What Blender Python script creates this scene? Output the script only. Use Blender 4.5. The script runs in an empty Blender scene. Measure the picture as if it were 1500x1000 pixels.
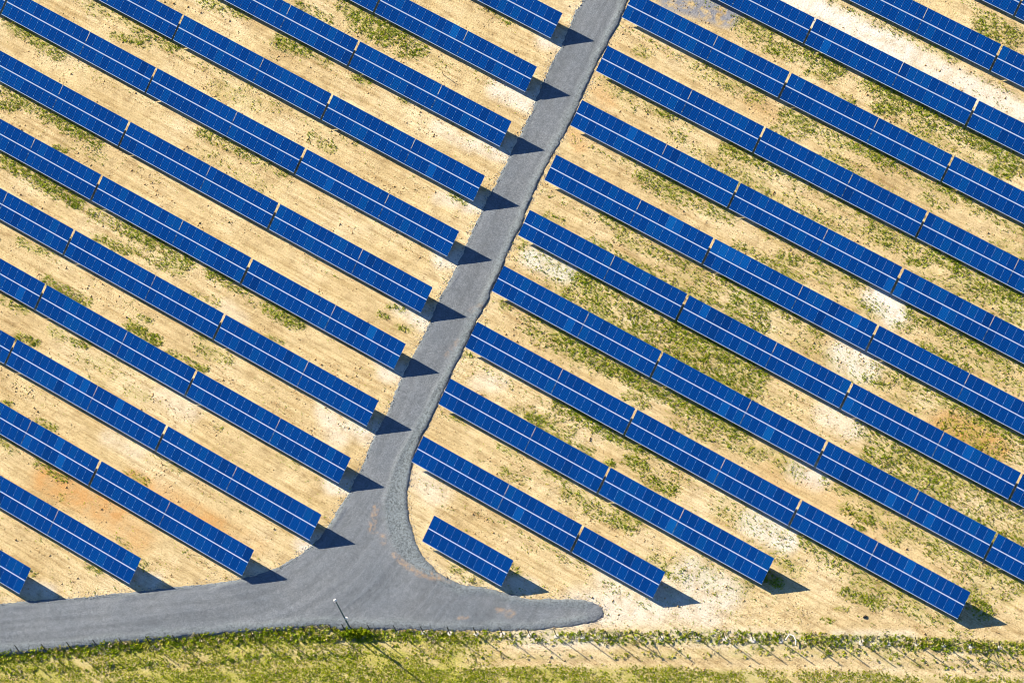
import bpy, bmesh, math, random
import numpy as np
from mathutils import Vector, Matrix

scene = bpy.context.scene
COL = scene.collection

# ---------------------------------------------------------------- camera
cam = bpy.data.cameras.new('camera'); cam_ob = bpy.data.objects.new('camera', cam); COL.objects.link(cam_ob)
cam_ob.location = (193.1269, -145.068, 486.9105)
cam_ob.rotation_euler = (0.432976, 0.162038, 0.590751)
cam.sensor_width = 36.0; cam.lens = 162.9028
cam.clip_start = 1.0; cam.clip_end = 20000.0
scene.camera = cam_ob

# ---------------------------------------------------------------- light (evening sun, low in the west)
SUN_TRAVEL = Vector((2.2813, -0.2638, -1.0)).normalized()
ELEV = math.asin(-SUN_TRAVEL.z)
ROT = math.atan2(-SUN_TRAVEL.x, -SUN_TRAVEL.y)
world = bpy.data.worlds.new('World'); scene.world = world; world.use_nodes = True
wn = world.node_tree.nodes; wl = world.node_tree.links
sky = wn.new('ShaderNodeTexSky'); sky.sky_type = 'NISHITA'; sky.sun_disc = False
sky.sun_elevation = ELEV; sky.sun_rotation = ROT
sky.air_density = 1.0; sky.dust_density = 0.2; sky.ozone_density = 7.0
wl.new(sky.outputs['Color'], wn['Background'].inputs['Color'])
wn['Background'].inputs['Strength'].default_value = 0.05
sun = bpy.data.lights.new('sun', 'SUN'); sun.energy = 5.0; sun.angle = math.radians(0.53); sun.color = (1.0, 0.83, 0.60)
sun_ob = bpy.data.objects.new('sun', sun); COL.objects.link(sun_ob)
sun_ob.rotation_euler = SUN_TRAVEL.to_track_quat('-Z', 'Y').to_euler()
scene.view_settings.view_transform = 'Standard'; scene.view_settings.look = 'None'
scene.view_settings.exposure = 1.38; scene.view_settings.gamma = 1.0
scene.view_settings.use_curve_mapping = False
scene.cycles.filter_width = 1.0

# ---------------------------------------------------------------- measured site plan (metres; x runs along the panel rows)
W=1.014; GAP=0.2750; SEAM=0.0550; SLOPE=3.2961; BETA=0.45595; H0=0.7424
TABS = [["L", 1, 1, -54.744, -55.81, 10, 12], ["L", 2, 1, -44.058, -48.192, 10, 12], ["L", 3, 1, -33.062, -40.574, 10, 12], ["L", 3, 2, -55.7, -40.574, 12, 10], ["L", 4, 1, -28.694, -32.957, 10, 12], ["L", 4, 2, -51.332, -32.957, 12, 10], ["L", 4, 3, -73.97, -32.957, 12, 10], ["L", 5, 1, -29.762, -25.339, 12, 10], ["L", 5, 2, -52.4, -25.339, 12, 10], ["L", 5, 3, -75.039, -25.339, 12, 10], ["L", 6, 1, -31.02, -17.721, 12, 10], ["L", 6, 2, -53.658, -17.721, 12, 10], ["L", 6, 3, -76.296, -17.721, 12, 10], ["L", 7, 1, -32.351, -10.103, 12, 10], ["L", 7, 2, -54.989, -10.103, 12, 10], ["L", 7, 3, -77.627, -10.103, 12, 10], ["L", 8, 1, -33.646, -2.485, 12, 10], ["L", 8, 2, -56.284, -2.485, 12, 10], ["L", 8, 3, -78.922, -2.485, 12, 10], ["L", 9, 1, -35.025, 5.132, 12, 10], ["L", 9, 2, -57.663, 5.132, 12, 10], ["L", 9, 3, -80.301, 5.132, 12, 10], ["L", 9, 4, -102.939, 5.132, 12, 10], ["L", 10, 1, -36.364, 12.75, 12, 10], ["L", 10, 2, -59.003, 12.75, 12, 10], ["L", 10, 3, -81.641, 12.75, 12, 10], ["L", 11, 1, -37.649, 20.368, 12, 10], ["L", 11, 2, -60.287, 20.368, 12, 10], ["L", 12, 1, -39.023, 27.986, 12, 10], ["L", 12, 2, -61.661, 27.986, 12, 10], ["L", 13, 1, -40.383, 35.604, 12, 10], ["R", 1, 1, 5.23, -26.412, 11, 0], ["R", 2, 1, -1.509, -18.794, 12, 10], ["R", 2, 2, 21.129, -18.794, 11, 0], ["R", 3, 1, -2.854, -11.176, 12, 10], ["R", 3, 2, 19.784, -11.176, 10, 12], ["R", 4, 1, -4.154, -3.558, 12, 10], ["R", 4, 2, 18.484, -3.558, 12, 10], ["R", 4, 3, 41.122, -3.558, 10, 12], ["R", 5, 1, -5.458, 4.06, 12, 10], ["R", 5, 2, 17.18, 4.06, 12, 10], ["R", 5, 3, 39.818, 4.06, 12, 10], ["R", 5, 4, 62.456, 4.06, 12, 10], ["R", 6, 1, -6.81, 11.677, 12, 10], ["R", 6, 2, 15.828, 11.677, 12, 10], ["R", 6, 3, 38.466, 11.677, 12, 10], ["R", 6, 4, 61.104, 11.677, 12, 10], ["R", 7, 1, -8.086, 19.295, 12, 10], ["R", 7, 2, 14.552, 19.295, 12, 10], ["R", 7, 3, 37.19, 19.295, 12, 10], ["R", 8, 1, -9.409, 26.913, 12, 10], ["R", 8, 2, 13.229, 26.913, 12, 10], ["R", 8, 3, 35.867, 26.913, 12, 10], ["R", 9, 1, -10.736, 34.531, 12, 10], ["R", 9, 2, 11.902, 34.531, 12, 10], ["R", 9, 3, 34.54, 34.531, 12, 10], ["R", 10, 1, -11.969, 42.149, 12, 10], ["R", 10, 2, 10.669, 42.149, 12, 10], ["R", 10, 3, 33.307, 42.149, 12, 10], ["R", 11, 1, -13.257, 49.766, 12, 10], ["R", 11, 2, 9.381, 49.766, 12, 10], ["R", 11, 3, 32.019, 49.766, 12, 10], ["R", 12, 2, 8.056, 57.384, 12, 10], ["R", 12, 3, 30.694, 57.384, 12, 10], ["R", 13, 2, 6.736, 65.002, 12, 10], ["R", 13, 3, 29.374, 65.002, 12, 10]]
VEG = [[-79.11, 4.85, -70.82, 4.32, 0.7, 0.73], [-69.05, 3.85, -58.23, 5.52, 0.12, 0.73], [-71.42, 11.98, -66.21, 12.66, 0.5, 0.87], [-64.45, 12.18, -58.91, 12.34, 0.7, 0.73], [-66.33, 9.88, -61.68, 10.8, 0.6, 0.44], [-59.09, 12.59, -50.48, 12.31, 0.3, 0.73], [-50.39, 10.22, -43.14, 11.74, 0.3, 1.16], [-47.08, 12.41, -35.18, 12.61, 0.15, 0.87], [-59.08, 19.48, -53.43, 20.41, 0.6, 0.73], [-47.46, 19.36, -44.17, 20.1, 0.9, 0.87], [-43.99, 19.84, -40.6, 19.92, 0.6, 0.58], [-48.63, 24.49, -43.59, 24.72, 0.6, 0.44], [-48.93, 4.26, -41.68, 4.76, 0.7, 0.58], [-41.0, 4.78, -36.56, 4.8, 0.5, 0.58], [-48.16, 2.21, -43.43, 2.37, 0.3, 0.58], [-41.73, 1.91, -37.95, 1.92, 0.2, 0.73], [-36.44, 10.5, -33.58, 10.33, 0.5, 0.58], [-73.9, -3.15, -67.64, -2.92, 0.7, 0.73], [-67.46, -3.17, -59.44, -3.0, 0.8, 0.73], [-73.02, -4.82, -71.31, -4.24, 0.8, 0.58], [-62.7, -4.82, -57.22, -4.61, 0.3, 0.58], [-68.26, -10.76, -56.74, -11.05, 0.9, 0.73], [-63.65, -6.42, -62.21, -5.97, 0.8, 0.29], [-54.27, -11.07, -49.28, -10.73, 0.6, 0.73], [-49.34, -10.66, -40.02, -10.64, 0.8, 0.87], [-51.65, -13.71, -46.2, -13.08, 0.6, 0.58], [-44.37, -12.75, -40.04, -12.05, 0.6, 0.58], [-36.94, -10.64, -34.28, -10.53, 0.8, 0.58], [-33.27, -10.99, -31.64, -10.41, 0.9, 0.35], [-30.63, -10.88, -27.35, -10.73, 0.4, 0.58], [-28.0, -10.76, -23.66, -10.7, 0.8, 0.73], [-60.16, -18.84, -56.51, -18.54, 0.5, 0.44], [-36.89, -14.07, -33.93, -13.43, 0.5, 0.44], [-26.01, -14.08, -23.98, -13.61, 0.5, 0.35], [-54.09, -21.35, -47.85, -21.3, 0.7, 0.52], [-56.91, -26.07, -53.96, -25.79, 0.6, 0.58], [-49.39, -26.32, -47.88, -26.49, 0.5, 0.58], [-46.3, -26.28, -44.47, -25.93, 0.7, 0.44], [-44.08, -27.42, -37.98, -26.35, 0.25, 0.87], [-41.43, -21.11, -37.28, -21.16, 0.9, 0.52], [-41.16, -19.58, -39.58, -19.38, 0.7, 0.29], [-35.19, -21.69, -32.73, -21.31, 0.7, 0.35], [-31.9, -21.52, -30.11, -21.18, 0.8, 0.35], [-32.15, -19.27, -28.63, -18.98, 0.4, 0.73], [-33.5, -18.33, -31.46, -17.86, 0.4, 0.44], [-52.54, -29.14, -50.04, -28.75, 0.8, 0.44], [-36.76, -28.04, -34.31, -27.66, 0.3, 0.58], [-42.42, -29.22, -39.78, -29.08, 0.3, 0.58], [-43.76, -36.79, -41.54, -36.54, 0.6, 0.35], [-48.83, -36.97, -48.16, -36.93, 0.8, 0.35], [-24.62, -26.52, -23.97, -26.48, 0.5, 0.35], [-46.48, -41.06, -44.32, -41.18, 0.5, 0.58], [-40.86, -41.22, -36.76, -41.21, 0.7, 0.43], [-35.79, -43.0, -35.16, -43.63, 0.5, 0.23], [-28.9, -33.34, -24.84, -33.36, 0.4, 0.35], [-30.4, -36.88, -27.81, -36.73, 0.5, 0.43], [-15.82, -25.83, -13.49, -25.83, 0.3, 0.43], [-34.51, -48.92, -32.73, -48.55, 0.3, 0.43], [-27.47, -48.81, -25.95, -48.59, 0.7, 0.35], [-23.18, -45.0, -21.56, -45.38, 0.5, 0.43], [-26.42, -44.24, -24.97, -44.39, 0.4, 0.43], [-33.3, -52.85, -32.49, -53.04, 0.6, 0.29], [-43.69, 27.2, -39.18, 27.15, 0.6, 0.87], [-40.42, 26.47, -34.51, 26.85, 0.9, 1.16], [-35.61, 26.96, -31.65, 26.64, 0.8, 0.87], [-36.57, 25.36, -35.65, 25.51, 0.9, 0.44], [-33.69, 25.15, -32.1, 25.32, 0.7, 0.44], [-36.44, 19.72, -34.6, 20.02, 0.7, 0.44], [-29.74, 19.88, -28.82, 20.03, 0.7, 0.29], [-27.41, 35.41, -23.89, 35.19, 0.6, 0.35], [-29.63, 26.68, -27.27, 26.2, 0.2, 0.58], [-33.49, 12.49, -32.98, 12.25, 0.4, 0.29], [-31.4, 12.42, -30.98, 12.31, 0.4, 0.29], [-17.26, 12.44, -15.13, 12.25, 0.8, 0.29], [-8.12, 39.61, -6.81, 39.62, 0.4, 0.58], [-8.41, 34.5, -4.4, 33.91, 0.3, 1.16], [-6.86, 34.66, 0.39, 34.12, 0.4, 0.87], [-1.15, 33.96, 0.15, 33.98, 0.8, 0.44], [-1.24, 26.6, 1.1, 26.51, 0.4, 0.58], [2.07, 26.02, 7.29, 25.83, 0.7, 1.16], [1.55, 32.32, 3.01, 32.09, 0.6, 0.58], [0.52, 18.94, 3.72, 19.02, 0.7, 0.73], [-5.62, 15.84, -3.45, 16.03, 0.4, 0.44], [9.87, 57.28, 16.31, 57.29, 0.4, 0.87], [17.28, 56.76, 21.19, 57.16, 0.5, 0.44], [22.7, 57.29, 26.03, 57.03, 0.5, 0.58], [26.55, 62.91, 30.51, 62.64, 0.7, 1.16], [26.95, 61.73, 28.85, 61.73, 0.8, 0.58], [25.18, 65.67, 27.72, 65.66, 0.4, 0.58], [1.58, 48.84, 11.92, 48.9, 0.6, 1.16], [11.52, 49.03, 14.73, 49.05, 0.9, 0.73], [5.66, 47.55, 7.43, 47.82, 0.8, 0.58], [11.62, 47.33, 14.26, 47.74, 0.7, 0.58], [19.03, 49.33, 26.4, 49.24, 0.9, 0.87], [21.12, 47.01, 23.33, 47.54, 0.9, 0.58], [25.06, 48.85, 40.3, 49.07, 0.8, 1.02], [24.84, 46.65, 29.08, 46.94, 0.5, 0.87], [29.08, 46.94, 35.64, 46.47, 0.3, 1.16], [37.43, 47.13, 39.29, 47.14, 0.8, 0.73], [16.92, 46.07, 18.19, 46.08, 0.6, 0.44], [-0.4, 41.75, 7.53, 41.57, 0.5, 1.16], [12.51, 40.85, 15.7, 40.88, 0.7, 0.87], [13.62, 41.12, 21.72, 41.46, 0.6, 0.73], [20.61, 42.23, 26.13, 41.51, 0.9, 0.87], [16.02, 40.37, 20.3, 40.68, 0.5, 0.73], [19.69, 38.61, 23.71, 38.79, 0.5, 0.73], [25.97, 41.77, 35.34, 41.87, 0.5, 0.87], [33.09, 41.97, 36.81, 42.01, 0.8, 0.73], [34.88, 41.61, 44.6, 41.97, 0.5, 0.87], [12.06, 38.51, 14.92, 39.07, 0.6, 0.58], [5.77, 31.2, 16.76, 31.13, 0.4, 1.16], [8.37, 33.69, 12.52, 34.27, 0.8, 0.73], [13.15, 34.28, 19.57, 34.76, 0.6, 0.87], [18.14, 34.99, 24.14, 34.57, 0.5, 0.87], [25.69, 37.15, 32.4, 36.48, 0.3, 1.16], [32.39, 39.54, 34.96, 39.95, 0.6, 0.58], [23.74, 34.7, 28.28, 34.51, 0.5, 0.73], [2.01, 33.98, 3.54, 34.13, 0.4, 0.58], [9.13, 31.0, 12.72, 30.93, 0.5, 0.44], [12.24, 30.67, 17.55, 30.89, 0.5, 0.58], [18.1, 31.54, 23.38, 30.74, 0.4, 1.16], [7.13, 26.09, 13.49, 26.22, 0.6, 0.87], [20.71, 30.94, 26.97, 32.07, 0.4, 0.87], [18.42, 27.03, 24.46, 27.03, 0.5, 0.73], [24.62, 26.78, 31.85, 26.8, 0.5, 0.87], [29.68, 26.25, 31.54, 26.29, 0.8, 0.35], [21.74, 24.81, 23.69, 25.24, 0.7, 0.58], [16.48, 23.56, 25.42, 23.51, 0.6, 0.52], [25.88, 24.78, 28.6, 24.96, 0.5, 0.58], [29.14, 24.6, 35.48, 24.48, 0.4, 0.87], [33.01, 24.43, 34.63, 24.34, 0.7, 0.35], [29.57, 32.95, 34.23, 33.54, 0.6, 1.16], [37.01, 34.09, 42.7, 33.93, 0.8, 0.87], [41.16, 33.4, 49.18, 34.24, 0.8, 1.02], [35.31, 31.78, 36.86, 32.32, 0.7, 0.44], [37.47, 31.32, 44.53, 31.94, 0.4, 0.87], [43.53, 32.05, 50.15, 31.79, 0.6, 1.16], [42.55, 39.23, 46.61, 38.49, 0.3, 0.87], [38.24, 24.04, 39.78, 24.58, 0.5, 0.44], [38.7, 26.31, 49.21, 26.28, 0.7, 0.87], [49.06, 26.53, 53.44, 26.37, 0.6, 0.73], [42.37, 23.39, 48.22, 23.4, 0.7, 0.52], [43.36, 25.28, 47.09, 24.74, 0.4, 0.58], [47.09, 24.74, 54.86, 24.87, 0.4, 1.16], [51.62, 24.34, 54.47, 24.66, 0.5, 0.58], [11.96, 18.63, 15.21, 18.08, 0.5, 0.87], [15.29, 17.45, 17.57, 17.39, 0.6, 0.73], [14.13, 15.78, 18.92, 15.79, 0.6, 0.44], [17.24, 18.89, 27.62, 19.03, 0.8, 0.52], [20.31, 17.58, 23.83, 17.55, 0.7, 0.87], [20.01, 16.07, 25.0, 16.2, 0.7, 0.73], [29.64, 18.83, 31.03, 18.62, 0.6, 0.44], [25.93, 16.73, 32.11, 16.9, 0.3, 0.87], [33.34, 16.93, 40.23, 16.87, 0.3, 1.16], [38.63, 16.95, 41.07, 17.01, 0.7, 0.58], [43.2, 18.56, 49.62, 18.6, 0.6, 0.73], [39.01, 18.82, 43.35, 18.31, 0.5, 0.73], [49.62, 18.6, 58.39, 19.04, 0.7, 0.87], [42.81, 15.7, 47.51, 17.06, 0.25, 0.87], [50.51, 16.16, 57.24, 16.1, 0.5, 1.45], [57.4, 16.84, 59.26, 17.26, 0.6, 0.87], [16.78, 11.2, 26.89, 11.26, 0.9, 1.45], [18.53, 8.51, 27.68, 9.05, 0.8, 1.45], [23.27, 8.53, 27.68, 9.05, 0.7, 0.87], [27.99, 8.56, 33.82, 9.24, 0.2, 0.87], [41.29, 11.21, 42.65, 11.0, 0.6, 0.58], [42.65, 11.0, 47.78, 10.67, 0.7, 1.02], [22.0, 3.15, 29.63, 3.54, 0.8, 1.16], [23.25, 1.21, 27.87, 1.88, 0.6, 0.87], [27.56, 2.36, 32.85, 2.43, 0.5, 0.87], [0.62, 15.32, 3.25, 15.78, 0.6, 0.44], [3.69, 18.08, 8.39, 18.32, 0.5, 0.87], [7.92, 18.06, 12.12, 18.38, 0.7, 0.58], [4.45, 15.43, 13.34, 15.67, 0.6, 0.52], [9.14, 15.68, 13.41, 16.39, 0.5, 0.58], [3.67, 19.1, 5.35, 19.01, 0.7, 0.29], [-5.08, 11.09, 1.04, 9.75, 0.4, 1.45], [1.9, 10.92, 3.81, 10.98, 0.9, 0.52], [2.03, 8.27, 5.68, 8.64, 0.7, 0.73], [3.74, 10.59, 16.78, 11.2, 0.7, 1.74], [6.08, 8.52, 18.53, 8.51, 0.7, 1.16], [11.36, 9.82, 17.57, 9.98, 0.8, 1.16], [1.01, 2.94, 4.99, 2.83, 0.6, 1.16], [4.83, 3.08, 12.09, 2.83, 0.9, 0.87], [6.9, 1.9, 10.06, 2.01, 0.4, 0.58], [12.32, 2.97, 22.0, 3.15, 0.9, 0.73], [15.87, 0.98, 17.97, 1.18, 0.6, 0.58], [-3.79, -4.01, -3.07, -4.11, 0.6, 0.35], [7.28, -6.93, 8.93, -6.98, 0.9, 0.58], [4.69, -7.41, 6.73, -6.58, 0.5, 0.58], [9.52, -3.98, 17.17, -3.92, 0.9, 0.73], [9.24, -6.47, 12.05, -5.86, 0.6, 0.87], [16.55, -3.95, 23.21, -3.44, 0.8, 0.73], [10.2, -7.92, 15.66, -7.44, 0.7, 0.58], [6.34, -11.79, 9.31, -11.41, 0.4, 0.58], [-0.69, -11.48, 0.81, -11.29, 0.5, 0.35], [-3.72, 3.66, -2.91, 3.43, 0.6, 0.44], [-15.4, -3.46, -13.71, -3.02, 0.7, 0.29], [-15.88, -4.93, -15.12, -4.84, 0.8, 0.35], [-13.01, -5.01, -11.48, -4.82, 0.6, 0.35], [8.54, -14.17, 11.03, -14.05, 0.5, 0.58], [12.71, -11.77, 15.65, -11.39, 0.6, 0.35], [15.98, -12.84, 19.99, -13.15, 0.6, 0.58], [16.6, -12.82, 25.5, -11.92, 0.6, 0.72], [19.84, -12.91, 24.97, -12.55, 0.7, 0.72], [20.46, -5.67, 22.08, -5.72, 0.8, 0.72], [18.31, -7.23, 18.93, -7.2, 0.8, 0.35], [23.7, -6.76, 26.61, -6.39, 0.7, 0.72], [23.6, -3.21, 26.37, -3.59, 0.5, 0.72], [21.78, -6.23, 26.92, -4.58, 0.4, 0.87], [21.96, -19.0, 22.65, -19.09, 0.6, 0.29], [17.52, -19.47, 19.21, -19.14, 0.3, 0.43], [29.78, -14.63, 33.35, -14.5, 0.4, 0.87], [30.96, -14.76, 31.83, -15.38, 0.7, 0.43], [9.9, -27.14, 10.98, -26.83, 0.7, 0.43], [11.84, -27.63, 13.37, -27.07, 0.5, 0.43], [15.95, -23.79, 16.92, -24.04, 0.5, 0.43], [49.31, 11.55, 63.12, 11.09, 0.6, 1.16], [41.7, 3.6, 49.35, 4.11, 0.5, 0.72], [45.03, 9.09, 53.78, 9.25, 0.7, 1.45], [52.66, 8.6, 56.37, 8.48, 0.5, 0.58], [58.07, 8.17, 60.21, 8.12, 0.7, 0.72], [60.42, 7.28, 65.2, 7.81, 0.7, 0.87], [44.12, 8.57, 46.83, 8.17, 0.6, 0.58], [56.52, 9.22, 64.41, 8.95, 0.4, 1.74], [34.13, 2.83, 37.92, 2.73, 0.4, 0.87], [45.08, 1.65, 48.67, 1.78, 0.7, 0.58], [47.39, 0.4, 48.44, 0.68, 0.8, 0.29], [48.67, 2.75, 57.72, 2.84, 0.5, 0.87], [56.32, 2.67, 67.7, 3.53, 0.6, 0.87], [51.12, 1.27, 52.68, 1.2, 0.5, 0.43], [61.09, 1.28, 67.01, 1.86, 0.4, 0.87], [43.27, -3.28, 48.56, -4.39, 0.7, 1.01], [47.38, -3.47, 57.29, -3.79, 0.5, 1.45], [50.78, -6.94, 54.62, -6.3, 0.8, 0.58], [51.53, -5.23, 60.66, -4.37, 0.5, 1.01], [63.43, -4.97, 65.33, -4.18, 0.5, 0.29], [58.16, -5.19, 62.71, -3.81, 0.3, 0.72], [50.23, -10.92, 51.05, -10.76, 0.6, 0.29], [62.9, -0.21, 65.44, -0.95, 0.8, 0.87], [33.09, -5.27, 39.89, -5.23, 0.35, 1.16], [36.27, -4.41, 43.93, -7.72, 0.3, 1.16], [41.99, -7.56, 43.78, -7.48, 0.6, 0.43], [41.68, -9.99, 43.48, -9.91, 0.9, 0.58], [40.44, -11.67, 40.93, -11.7, 0.6, 0.29], [33.11, -13.99, 39.96, -12.59, 0.3, 1.45], [50.69, -9.22, 51.87, -8.69, 0.5, 0.23]]
WEEDS = [[-34.07, -66.0, -26.03, -60.42, 0.95, 0.7], [-26.03, -60.42, -19.45, -55.7, 0.95, 0.7], [-19.45, -55.7, -10.24, -49.15, 1.0, 0.78], [-10.24, -49.15, -2.27, -43.72, 1.0, 0.87], [-2.27, -43.72, 3.96, -40.09, 1.0, 0.96], [3.71, -40.42, 10.26, -36.6, 1.0, 0.7], [10.35, -36.74, 16.57, -33.21, 0.8, 0.7], [16.52, -33.14, 24.12, -28.9, 0.65, 0.7], [24.03, -28.76, 30.81, -24.8, 0.6, 0.78], [30.9, -24.94, 40.92, -18.89, 0.7, 0.87], [41.01, -19.03, 51.14, -13.31, 0.8, 0.78], [51.22, -13.45, 59.94, -8.55, 0.75, 0.78], [60.03, -8.69, 66.14, -5.5, 0.9, 0.78], [66.14, -5.5, 75.57, -0.55, 0.95, 0.78], [8.83, -40.14, 18.51, -34.67, 0.35, 0.43], [18.6, -34.81, 32.17, -26.87, 0.3, 0.35], [31.99, -26.6, 45.43, -18.74, 0.35, 0.52], [45.17, -18.32, 58.65, -10.82, 0.4, 0.7], [59.03, -11.45, 76.53, -2.15, 0.4, 0.87], [-33.2, -67.16, -18.71, -58.09, 0.5, 0.35], [-18.86, -57.88, -6.59, -50.12, 0.6, 0.35], [-6.88, -49.71, 6.08, -41.75, 0.6, 0.43]]
FIELD = [[-34.66, -70.65, -13.93, -57.81, 1.0, 0.7], [-14.08, -57.6, 0.8, -48.11, 1.0, 1.04], [0.61, -47.84, 19.99, -36.87, 1.0, 1.22], [19.99, -36.87, 40.25, -25.0, 0.85, 1.39], [40.29, -25.07, 60.45, -13.73, 0.8, 1.22], [60.67, -14.07, 80.59, -3.05, 0.8, 1.22], [-40.22, -76.83, 88.28, -1.32, 0.85, 2.61]]
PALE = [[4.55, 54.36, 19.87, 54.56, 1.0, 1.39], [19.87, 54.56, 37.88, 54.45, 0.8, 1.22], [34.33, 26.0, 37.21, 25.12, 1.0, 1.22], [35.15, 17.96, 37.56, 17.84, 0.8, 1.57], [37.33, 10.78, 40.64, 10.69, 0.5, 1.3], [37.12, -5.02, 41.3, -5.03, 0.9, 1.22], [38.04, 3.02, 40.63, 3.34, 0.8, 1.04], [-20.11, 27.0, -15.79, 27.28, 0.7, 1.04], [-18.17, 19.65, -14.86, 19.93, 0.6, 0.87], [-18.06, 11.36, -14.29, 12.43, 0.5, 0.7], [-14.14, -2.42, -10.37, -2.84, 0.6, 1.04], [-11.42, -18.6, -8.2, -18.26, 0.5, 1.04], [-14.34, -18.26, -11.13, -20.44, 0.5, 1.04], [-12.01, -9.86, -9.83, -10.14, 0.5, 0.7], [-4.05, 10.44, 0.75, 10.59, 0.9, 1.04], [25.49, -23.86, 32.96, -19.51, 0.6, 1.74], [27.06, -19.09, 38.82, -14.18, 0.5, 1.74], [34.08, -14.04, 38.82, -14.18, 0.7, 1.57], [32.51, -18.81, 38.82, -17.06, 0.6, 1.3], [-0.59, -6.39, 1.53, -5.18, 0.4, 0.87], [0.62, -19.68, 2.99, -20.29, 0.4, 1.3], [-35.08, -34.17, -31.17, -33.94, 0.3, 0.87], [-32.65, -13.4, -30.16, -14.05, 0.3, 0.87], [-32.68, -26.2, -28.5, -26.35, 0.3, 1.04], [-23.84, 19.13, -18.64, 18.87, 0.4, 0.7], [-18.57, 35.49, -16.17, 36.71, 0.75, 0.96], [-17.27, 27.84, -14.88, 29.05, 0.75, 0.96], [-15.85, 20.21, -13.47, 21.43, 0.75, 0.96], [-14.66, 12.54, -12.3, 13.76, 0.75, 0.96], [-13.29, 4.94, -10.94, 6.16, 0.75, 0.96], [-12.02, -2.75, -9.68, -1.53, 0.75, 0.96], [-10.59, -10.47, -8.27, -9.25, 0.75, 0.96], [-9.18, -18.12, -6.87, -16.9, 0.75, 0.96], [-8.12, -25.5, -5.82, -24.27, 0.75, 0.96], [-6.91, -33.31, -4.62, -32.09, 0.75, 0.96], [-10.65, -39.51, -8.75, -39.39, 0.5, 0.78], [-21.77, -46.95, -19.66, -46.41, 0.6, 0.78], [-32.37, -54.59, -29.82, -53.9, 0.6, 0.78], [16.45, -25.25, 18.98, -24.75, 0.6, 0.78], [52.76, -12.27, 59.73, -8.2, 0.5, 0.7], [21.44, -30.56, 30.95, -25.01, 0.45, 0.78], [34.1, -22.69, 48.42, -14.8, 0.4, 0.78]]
ORANGE = [[-38.46, -42.15, -29.17, -41.61, 1.0, 1.48], [-30.14, -42.37, -24.09, -43.05, 0.6, 1.22], [-29.37, -37.13, -16.94, -36.94, 0.9, 0.96], [-17.04, -36.8, -11.32, -36.46, 0.3, 0.87], [49.68, 16.16, 56.2, 16.67, 1.0, 1.39], [-8.93, 32.66, -7.44, 31.91, 0.5, 0.87], [-9.18, 26.75, -7.05, 25.32, 0.6, 0.7], [-19.39, 36.42, -9.51, 36.56, 0.15, 1.74], [35.41, 1.31, 50.52, 2.24, 0.25, 1.22], [7.68, 40.29, 10.81, 39.94, 0.3, 0.87]]
GPATCH = [[-8.17, 47.39, -4.28, 48.25, 1.0, 1.57], [-4.74, 48.2, -1.13, 48.7, 1.0, 1.48], [-3.43, 49.99, 0.18, 50.48, 0.9, 1.22], [-2.6, 50.23, -0.28, 50.44, 0.5, 0.87], [20.29, -18.15, 22.71, -18.22, 0.3, 1.04], [-7.56, -4.8, -7.09, -4.03, 0.3, 0.7]]
TRACKS = [[28.56, -23.52, 34.91, -19.63, 0.8, 0.17], [34.91, -19.63, 42.85, -14.71, 0.8, 0.17], [42.85, -14.71, 52.57, -9.81, 0.8, 0.17], [52.57, -9.81, 62.39, -5.23, 0.9, 0.17], [62.39, -5.23, 74.65, 0.98, 0.9, 0.17], [28.35, -22.48, 35.76, -18.08, 0.6, 0.17], [35.76, -18.08, 45.68, -11.92, 0.6, 0.17], [45.68, -11.92, 56.18, -6.85, 0.7, 0.17], [56.18, -6.85, 63.19, -3.62, 0.6, 0.17], [38.14, -18.89, 48.75, -12.42, 0.5, 0.17], [48.75, -12.42, 59.08, -7.16, 0.6, 0.17], [0.14, -18.96, 5.54, -18.33, 0.5, 0.13], [0.27, -19.88, 7.2, -19.35, 0.5, 0.13], [0.65, -20.85, 8.61, -20.01, 0.5, 0.13], [7.2, -19.35, 23.4, -19.27, 0.5, 0.13], [8.61, -20.01, 23.42, -20.72, 0.5, 0.13], [-33.3, -67.02, -11.81, -53.86, 0.7, 0.26], [-11.81, -53.86, 6.46, -42.3, 0.7, 0.26], [6.46, -42.3, 32.45, -27.29, 0.8, 0.35], [32.45, -27.29, 52.54, -15.53, 0.8, 0.35], [52.54, -15.53, 76.74, -2.5, 0.6, 0.35]]
ROADORANGE = [[-2.17, -25.44, -0.95, -28.19, 1.0, 0.26], [-0.88, -28.15, -0.25, -28.08, 0.6, 0.13], [0.55, -28.11, 1.11, -28.77, 0.7, 0.26], [3.04, -29.32, 4.75, -29.7, 0.9, 0.22], [4.75, -29.7, 6.71, -29.73, 0.9, 0.26], [6.71, -29.73, 8.98, -29.1, 1.0, 0.35], [8.98, -29.1, 10.7, -28.78, 0.6, 0.17], [17.3, -28.92, 18.95, -28.25, 0.6, 0.22], [18.84, -28.8, 19.15, -28.42, 0.9, 0.26], [-25.91, 33.37, -24.5, 32.02, 0.0, 0.17], [-6.49, 0.89, -5.1, 3.21, 0.3, 0.26], [-5.75, -5.29, -5.67, -3.22, 0.3, 0.26], [14.02, -31.99, 14.8, -31.44, 0.6, 0.17]]
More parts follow.
